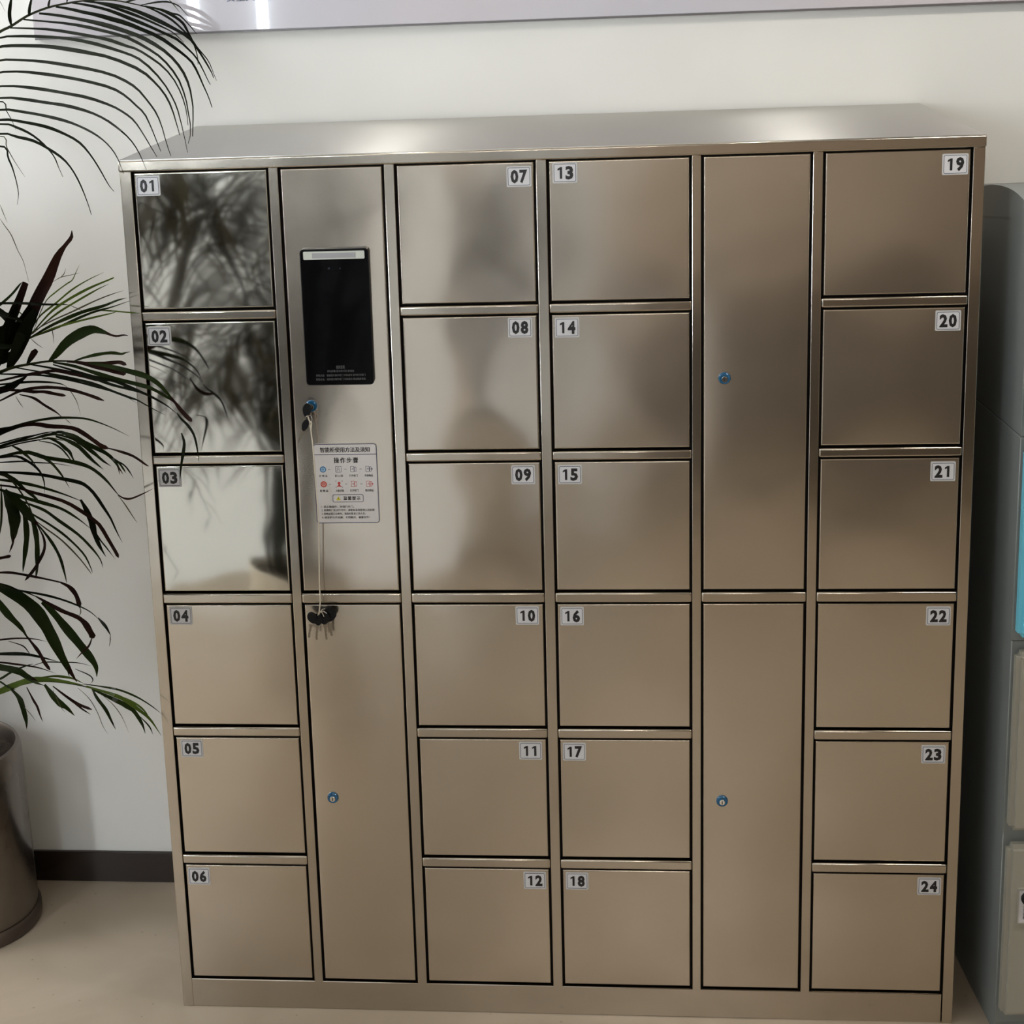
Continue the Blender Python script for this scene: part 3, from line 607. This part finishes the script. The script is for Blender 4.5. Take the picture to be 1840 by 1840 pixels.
LEAF = {
'A': '''d8:20,45 17,25 20,0 24,-25|d7:52,29 54,10 60,-15|d5:87,14 88,5 93,-12|d4:120,5 122,-8 124,-18|h1:-3,-2 4,10 9,21
d7:128,5 150,8 175,13 200,20 233,33 265,46 298,61 320,72 340,90 352,103 363,122 374,145 378,152
d9:100,12 125,16 150,22 175,27 200,34 228,42 255,53 285,66 310,83 330,98 345,112 355,130 366,155 375,175 381,193
d9:70,24 100,27 135,33 170,40 200,48 222,55 245,63 270,75 295,91 315,110 330,131 340,155 345,180 347,200 346,245
d6.5:42,35 75,38 110,41 150,47 180,54 200,59 230,68 260,84 285,100 305,120 322,145 333,175 338,200 343,235 338,258
d6.5:18,50 50,51 90,53 130,59 170,66 200,73 225,82 245,88 270,103 295,122 315,147 328,175 335,200 338,225
d6.5:0,67 40,65 80,66 120,69 160,76 200,87 230,97 250,106 275,127 298,155 312,180 320,200 330,240 337,274
d8:0,84 30,82 80,83 120,88 160,95 200,104 250,125 275,145 295,168 308,193 318,225 323,243
d6.5:0,108 40,108 80,111 120,117 160,124 200,134 230,148 250,163 268,185 280,202 290,225 300,260 307,280
d6.5:0,130 40,129 80,133 120,139 160,147 200,158 225,172 245,190 260,205 272,230 282,255 289,272
d6.5:0,155 40,156 80,161 120,168 160,176 200,190 222,202 240,216 255,237 270,262 282,282
d6.5:0,176 40,178 80,184 120,190 160,201 190,215 215,233 235,252 250,275 263,305
d6:0,197 40,201 80,208 120,218 150,230 175,244 195,261 210,282 222,312
d6.5:0,215 40,219 80,227 110,238 140,254 160,275 178,302 195,332 205,344
d5:0,223 30,229 60,244 85,266 98,283 105,300 113,318|d6:0,240 30,246 60,253 90,269 115,287 133,310 148,340 160,372 164,386
d2.5:0,182 12,200 22,218 28,233|h2.2:0,244 12,265 25,288 38,308 45,318|d4:0,262 15,285 25,310 33,345 31,368
h1.8:0,393 8,405 20,422 32,450 42,470 50,500 52,507|h1.5:0,368 8,388 13,400
d4.5:252,10 265,13 287,23 309,36 330,55 341,67 356,87 374,109 383,130 389,145|d6:260,11 287,17 309,27 328,41 338,58 347,76 354,98 356,116
d4:262,12 287,16 309,24 323,28 340,45 350,57 354,61|d4:254,9 275,5 292,3 304,4 320,10 330,20 341,32|h2:300,-5 315,12 323,22
d8:150,2 200,8 240,18 280,35 310,50 340,68 356,90 370,112 380,130 384,140|d4:225,4 240,0 270,-6|d6:160,1 200,12 245,28 280,43 310,58 330,76''',
'B': '''d26:16,661 33,625 52,577 60,555|d20:-10,660 5,620 15,590 25,560 32,545|g5:-5,551 20,530 35,512 40,507|d26:-25,650 0,610 15,585 30,560
d5:-10,545 40,545 80,547 110,547 125,548|h1.5:125,548 140,555 152,560|y2.5:60,595 80,545 100,525 120,510 130,503 137,488 143,475
y3.5:52,602 70,570 100,545 130,520 160,502 187,489|y5:55,602 90,562 120,540 160,518 200,501 205,498|y4:58,600 100,565 140,540 175,520 196,510
h3:55,598 90,578 130,560 170,541 200,529 223,522|g7:52,608 90,586 120,572 150,560 185,550 210,540 228,535|g5:60,605 100,590 140,572 170,560 200,552 235,540
y4:45,612 90,592 130,580 170,570 200,563 212,559|y3:175,558 190,558 215,560 240,562 253,563|h1.5:92,508 110,498 128,494 144,490
h1.5:108,499 115,492 118,482|h1.6:92,585 95,600 97,618|h1.4:55,608 66,618 78,626|d10:-10,562 30,572 60,600|d14:-15,590 20,600 58,606|d10:-10,620 20,622 50,608|d24:-12,645 18,612 42,572 54,545|d20:-20,600 20,590 58,582|d20:-20,650 18,640 50,612|d14:0,560 25,585 45,612|y3:30,556 45,570 62,580''',
'C': '''g6:133,649 150,643 175,637 200,634 218,636 225,634 234,632|b7:120,650 150,652 180,653 200,652 215,651 227,656|b9:135,651 160,656 190,663 215,669 226,672
g10:160,652 200,659 235,668 262,676 285,690 305,712 318,728|b8:308,714 322,733 335,748 345,757
g8:95,651 130,657 165,668 200,679 245,690 272,698 294,710 308,719 317,728|d6:95,655 140,668 180,680 207,685 245,701 272,713 300,729 317,743
d6:55,655 90,661 130,670 165,678 200,691 235,700 262,708 285,720|d5:25,660 65,667 90,672 130,680 170,690 200,702 235,715 247,719 270,732 297,746
d4:0,672 50,673 90,676 130,684 165,693 200,703 225,712 247,725|b6:0,684 40,675 65,671 100,666 130,672 155,677 180,685
d4.5:0,691 30,688 60,686 90,687 110,690 118,694|h1.5:116,692 126,702 138,722 145,747|b6:0,720 30,705 50,699 80,696 105,697 130,701 160,710 187,720
b6:0,700 40,702 60,704 80,704 100,708 118,711|b5:35,709 60,715 80,728 100,740 112,750|d14:-15,705 15,697 35,685 50,674
d5:318,742 326,753 338,765 349,783 355,810 357,830|d6:326,778 331,795 329,815 325,840 324,862|h1.4:28,712 36,725 42,733''',
'D': '''g5:-5,774 20,768 60,757 100,751 140,751 165,755 200,768 232,784|b8:-5,780 25,768 60,762 90,766 130,769 155,782 180,800 195,806
b5:193,805 215,811 240,820 262,835 268,838|h1.3:117,752 128,762|d14:-30,795 -5,778 20,770 50,762''',
'E': '''g9:90,780 107,776 120,780 137,786 155,797 181,809 194,817 203,825 214,841 221,852|g8:100,784 120,791 142,803 159,820 172,832 186,844
g8:115,784 135,790 150,800 170,815 185,828 200,838|g5:190,816 205,828 212,838 215,853|g4:194,817 212,830 222,843 226,850|d3:200,823 222,835 233,848 240,860
g7:85,786 105,795 118,806 125,812 130,822 137,836|g3.5:70,792 95,797 110,806 120,817 128,828 133,835|d3:0,806 30,798 60,792 90,788 110,790|g3:150,783 170,790 185,800
g4:60,787 90,780 120,785 145,791|y4:75,787 95,788 115,792|d4:0,801 40,789 80,778 107,775|h1.2:135,800 155,820 175,838|d3:0,797 40,786 75,779''',
'G': '''g8:-5,822 45,812 80,822 120,828 150,835 170,845 190,862 205,880 215,892|b4:212,889 222,895 235,896 255,888 275,878|h2.2:212,890 225,907 238,927 247,940
d7:0,848 40,850 75,853 110,860 140,866 155,873 170,888 185,910 198,930 205,945 212,960 220,975|d5:0,822 30,820 50,829 65,840 75,853 80,870 80,887
g6:20,800 35,808 45,816 55,825 65,837|g5:45,814 70,819 90,830 105,846 115,860 125,877|d3:0,831 40,829 60,831 100,833 130,838|g7:0,849 15,855 30,865 45,880 60,893 75,905
g6:0,862 30,866 60,872 90,880 120,890 150,902|d12:145,898 156,918 165,939 170,959 179,981 190,1000|d3:168,950 180,970 192,985 207,1005
b7:0,872 30,876 60,885 90,893 120,903 150,921 167,933 180,945 195,970 208,992 213,1002|g7:0,880 40,893 75,903 110,914 140,932 163,950
g6:15,890 50,905 80,917 105,935 140,960 165,985 180,1005 185,1020|g4.5:30,905 60,925 90,943 120,965 150,995 163,1020 166,1030|h3:50,925 80,948 110,970 140,1000 160,1025 164,1032
g24:8,880 18,902 26,930 25,955 22,975|b4:24,960 24,972 20,985 16,994|g11:38,905 45,930 48,960 46,985 43,1010 41,1028|g10:45,910 60,940 66,970 67,1000 66,1025 64,1040
b6:65,940 78,965 80,985 72,1005 60,1025 45,1043|g6:62,935 90,970 107,1000 116,1030 120,1048|g5:2,870 3,910 2,940 -1,965|b6:-25,1009 -5,1004 10,1001 20,999
g18:10,882 35,905 55,930 70,945|g5:25,866 45,880 60,890 75,906''',
'I': '''b5:-5,1029 20,1029 50,1034 80,1040 110,1047 125,1055|b9:108,1046 125,1055 137,1070 144,1092|h2:143,1088 145,1100 141,1109
d4.5:10,1052 35,1061 70,1067 100,1074 130,1084 160,1098 180,1115|d6:176,1110 190,1126 199,1142|h1.8:198,1140 198,1152 196,1162
b8:65,1072 85,1083 110,1097 135,1107 150,1115|b12:130,1104 150,1117 162,1135 168,1147|b4:166,1143 160,1160 148,1172 137,1184
g26:0,1055 30,1070 60,1093 80,1120 95,1148 110,1178 124,1203 138,1225|g5:110,1175 118,1192 125,1218|g17:75,1082 95,1100 120,1130 145,1160 165,1185 173,1200 174,1216
g14:-10,1075 15,1105 35,1125 50,1145|b7:42,1136 58,1156 70,1172 80,1190 90,1204|b3.5:-5,1150 30,1147 60,1148 85,1153|b2.5:15,1152 40,1160 50,1170 55,1178''',
'K': '''d7:0,1175 40,1175 70,1180 105,1189|b4:0,1190 40,1195 70,1200 100,1210|g2.5:60,1196 80,1190 110,1190 140,1191 165,1197|g5:0,1220 20,1208 45,1197 60,1193
g14:-5,1198 30,1205 50,1215 68,1224|d2.5:135,1202 160,1213 167,1222 162,1229|y13:-10,1247 20,1234 55,1222 100,1222 150,1231|y5:70,1218 100,1215 130,1219 150,1228
g4:150,1229 185,1234 215,1240 245,1252 270,1267 292,1284|y8:155,1233 200,1247 225,1258 250,1276 270,1293 290,1322|g10:165,1238 205,1257 225,1267 240,1277 255,1300 261,1318
g7:165,1237 175,1255 190,1275 200,1295 208,1311|y4:205,1247 240,1262 260,1278 272,1297|h1.5:185,1250 205,1268 220,1290 232,1318|h1.5:140,1236 160,1255 175,1280 185,1305 195,1320
g11:20,1238 35,1255 42,1275 47,1295 48,1310|b5:48,1235 60,1258 67,1270 72,1285 77,1297|g13:80,1230 95,1250 108,1264 120,1272 134,1286|b6:95,1233 120,1252 140,1265 165,1275
b4:118,1250 145,1272 163,1284|g5:35,1212 60,1225 80,1232|g3:252,1288 268,1305 275,1320|h1.6:95,1240 108,1268 117,1280|g4:0,1225 15,1235 30,1240|h1.4:42,1270 55,1283 64,1296'''}
for key, txt in LEAF.items():
    fo, rach, depth = FR[key]
    for n, s_ in enumerate(txt.replace('\n', '|').split('|')):
        head, body = s_.split(':'); kind = head[0]; wpx = float(head[1:])
        pts = [tuple(map(float, q.split(','))) for q in body.split()]
        rnd = random.Random(hash((key, n)) if False else n * 31 + ord(key))
        if key == 'A' and pts[0][0] <= 0.5 and pts[0][1] > 60 and wpx > 2:      # rooted on the midrib left of the frame
            y = pts[0][1]; rs = sorted([(b__, a_) for a_, b__, _ in rach if a_ < 1]); ys = [q[0] for q in rs]; xs_ = [q[1] for q in rs]
            yy = y + 12; pts = [(float(np.interp(yy, ys, xs_)), yy)] + pts
        elif pts[0][0] <= 0.5 and wpx > 2: pts = [(pts[0][0] - 22, pts[0][1] + (pts[0][1] - pts[1][1]) * .4)] + pts
        N = max(8, min(22, 3 * len(pts))); cc = crv(pts, N)
        d0 = depth + rnd.uniform(-.03, .03); bow = rnd.uniform(-.05, .03)
        P3 = []; hw = []
        for i, q in enumerate(cc):
            t = i / (N - 1); Y = d0 + bow * math.sin(t * math.pi) - .03 * t
            if key == 'A':                                   # the high frond arches forward over the locker
                inl = pts[-1][0] > 213 and pts[-1][1] > 222
                Y = d0 + (-.05 * t ** 1.4 if not inl else -(d0 + .05) * t ** 1.2) + bow * .3 * math.sin(t * math.pi)
                if q[0] > 213 and q[1] > 235: Y = min(Y, -.03)
            elif q[0] > 205: Y = min(Y, -.035)
            P3.append(at(q[0], q[1], Y))
            if kind == 'b' and wpx >= 6: prof_ = min(1, .35 + 1.6 * t) * (1 - max(0, (t - .93) / .07) ** 2 * .75)
            elif key == 'A': prof_ = (min(1, .45 + 2.2 * t) if t < .4 else 1) * (1 - max(0, (t - .40) / .60) ** .85 * .84)
            else: prof_ = min(1, .4 + 2 * t) * (1 - max(0, (t - .45) / .55) ** 1.6 * .94)
            hw.append(wpx * .5 * SCALE * prof_ * (1 + .08 * math.sin(i * 1.3 + n)))
        m = MB(); tipm = M_leaf['b'] if kind == 'g' and rnd.random() < .35 else None
        blade(m, P3, hw, M_leaf[kind], tipm=tipm, tipt=.82)
        m.build('leaflet', fo)
# two tall half-dry leaves of frond B
def tall(pts, wid, kind, tipk, tt):
    fo = FR['B'][0]; N = 20; cc = crv(pts, N); ww = np.interp(np.linspace(0, 1, N), np.linspace(0, 1, len(wid)), wid)
    m = MB(); blade(m, [at(q[0], q[1], .04) for q in cc], [w_ * .5 * SCALE for w_ in ww], M_leaf[kind], tipm=M_leaf[tipk], tipt=tt)
    m.build('leaflet', fo, label='tall leaflet with a dry brown upper half')
tall([(16, 661), (33, 625), (50, 580), (68, 536), (87, 500), (103, 462), (117, 441), (128, 427), (129, 414)], [7, 18, 26, 24, 22, 15, 7, 8, 1], 'd', 'b', .32)
tall([(-2, 640), (12, 595), (25, 562), (36, 535), (46, 508)], [10, 20, 19, 15, 12], 'd', 'b', .5)
m = MB(); cc = crv([(88, 649), (100, 638), (120, 615), (145, 599), (165, 592), (178, 594), (190, 598), (200, 602), (210, 604), (222, 602), (230, 603)], 24)
ww = np.interp(np.linspace(0, 1, 24), np.linspace(0, 1, 11), [4, 12, 18, 20, 16, 11, 6, 4, 4, 3, 1])
blade(m, [at(q[0], q[1], -.1) for q in cc], [w_ * .5 * SCALE for w_ in ww], M_leaf['g'], tipm=M_leaf['b'], tipt=.62); m.build('leaflet', FR['C'][0])
m = MB(); blade(m, [at(*q, -.1) for q in ((49, 654), (55, 644), (61, 634), (66, 629))], [2 * SCALE, 5 * SCALE, 6 * SCALE, 4 * SCALE], M_leaf['d'], tipm=M_leaf['b'], tipt=.4); m.build('leaflet', FR['C'][0])
m = MB(); blade(m, [at(*q, -.1) for q in ((14, 663), (22, 640), (30, 622), (38, 600))], [3 * SCALE, 5 * SCALE, 9 * SCALE, 9 * SCALE], M_leaf['d']); m.build('leaflet', FR['C'][0])
# the rest of the crown, outside the photograph's left and upper edge (it throws the shadows and reflections)
def spare(k, az, reach, top, tipz, nleaf=34, ll=.42, PO=None, root=None, lw=.0075, kind=None):
    PO = PO or PM; root = root or PC
    rnd = random.Random(100 + k); base = Vector((root.x + rnd.uniform(-.06, .06), root.y + rnd.uniform(-.06, .06), .41))
    dr = Vector((math.cos(az), math.sin(az), 0)); Pn = []
    for i in range(26):
        t = i / 25; x = reach * t ** 1.5; z = .41 + (top - .41) * math.sin(min(1, t * 1.35) * math.pi / 2) ** .9 - max(0, t - .62) ** 1.6 * (top - tipz) / (.38 ** 1.6)
        Pn.append(base + dr * x + Vector((0, 0, z - .41)))
    Pn = [p for p in Pn if p.y < .5]
    def hidden(p): x, y = proj(p); return (x < -12 or y < -14 or p.y < CAM[1] + .03)
    vis = [hidden(p) for p in Pn]
    if not all(vis): Pn = Pn[:max(4, vis.index(False))]
    m = MB(); m.tube(Pn, .0055, M_rach, 6, taper=.001); fo = m.build('frond', PO, loc=tuple(base))
    m = MB(); cnt = 0
    for i in range(nleaf):
        t = .38 + .62 * i / (nleaf - 1); j = t * (len(Pn) - 1); j0 = min(int(j), len(Pn) - 2); p = Pn[j0].lerp(Pn[j0 + 1], j - j0)
        tg = (Pn[j0 + 1] - Pn[j0]).normalized(); sd = tg.cross(Vector((0, 0, 1))).normalized() * (1 if i % 2 else -1)
        L = ll * (math.sin((t - .38) / .62 * math.pi * .8 + .5)) * rnd.uniform(.85, 1.1); pts = []; d_ = (sd + tg * .75 + Vector((0, 0, rnd.uniform(.05, .3)))).normalized(); q = p.copy()
        for s__ in range(9):
            pts.append(q.copy()); d_ = (d_ + Vector((0, 0, -.16))).normalized(); q = q + d_ * L / 8
        if any(not hidden(a_) or a_.y > .52 for a_ in pts) or any(a_.y > -.03 and a_.x > -.02 for a_ in pts): continue
        hwid = [min(lw, L * .028) * min(1, .4 + 2 * a_ / 8) * (1 - max(0, a_ / 8 - .5) * 1.85) for a_ in range(9)]
        blade(m, pts, hwid, M_leaf[kind or 'o'], up=Vector((.1, -.3, 1)).normalized()); cnt += 1
    if cnt: o = m.build('leaflets', fo); o['kind'] = 'stuff'
for k, (azd, reach, top, tipz) in enumerate(((-62, .95, 1.75, 1.35), (-75, 1.15, 1.6, 1.1), (-90, .9, 1.8, 1.4), (-68, 1.25, 1.35, .95), (-105, 1.0, 1.5, 1.1),
                                             (-130, .9, 1.7, 1.3), (180, .9, 1.6, 1.2), (-80, .75, 1.25, .8), (-55, .7, 1.45, 1.05), (150, .8, 2.1, 1.8), (-160, .9, 2.2, 1.9))):
    spare(k, math.radians(azd), reach, top, tipz)

# fuller lower crown towards the room, mirrored by the left doors
for k in range(22):
    spare(30 + k, math.radians(-56 - 1.3 * k), 1.15 + .07 * (k % 7), 1.30 + .11 * (k % 6), .80 + .16 * (k % 5), nleaf=44, ll=.44, lw=.015)
for k in range(8):
    spare(52 + k, math.radians(-60 - 2 * k), 1.0 + .08 * (k % 4), 1.05 + .08 * (k % 4), .62 + .1 * (k % 3), nleaf=36, ll=.36, lw=.011)
# two unseen palms added so that the doors mirror soft brown shapes
def far_palm(x, y, where, n, reach, top, tip, k0, lw):
    P2 = Vector((x, y, 0))
    PM2 = thing('potted_palm', 'added potted palm out of view, in a pale ceramic pot, mirrored softly in the ' + where, 'plant', (P2.x, P2.y, 0))
    m = MB(); m.lathe([(.162, .03), (.166, .04), (.161, .40), (.160, .425), (.156, .437), (.149, .440), (.145, .432), (.144, .38)], P2, M_cer, n=40); m.build('pot', PM2)
    m = MB(); m.lathe([(.166, 0), (.173, .004), (.173, .026), (.167, .034), (.15, .034)], P2, M_cer, n=40); m.build('pot_base', PM2)
    m = MB(); m.lathe([(.148, .36), (.148, .402), (.10, .412), (.02, .415)], P2, M_soil, n=40); m.build('soil', PM2)
    for k in range(n):
        spare(k0 + k, math.radians(360 / n * k + 8), reach + .09 * (k % 4), top + .10 * (k % 4), tip + .14 * (k % 4), nleaf=34, ll=.42, PO=PM2, root=P2, lw=lw)
    return PM2
PALM2 = far_palm(.03, -1.62, 'left column of doors', 18, .40, 1.54, 1.15, 60, .011)
for k in range(16):
    spare(110 + k, math.radians(22.5 * k), .28 + .08 * (k % 4), 1.02 + .09 * (k % 4), .74 + .10 * (k % 3), nleaf=26, ll=.34, PO=PALM2, root=Vector((.03, -1.62, 0)), lw=.011)
far_palm(.52, -3.25, 'doors 07 to 09', 14, .30, 1.15, .62, 90, .013)
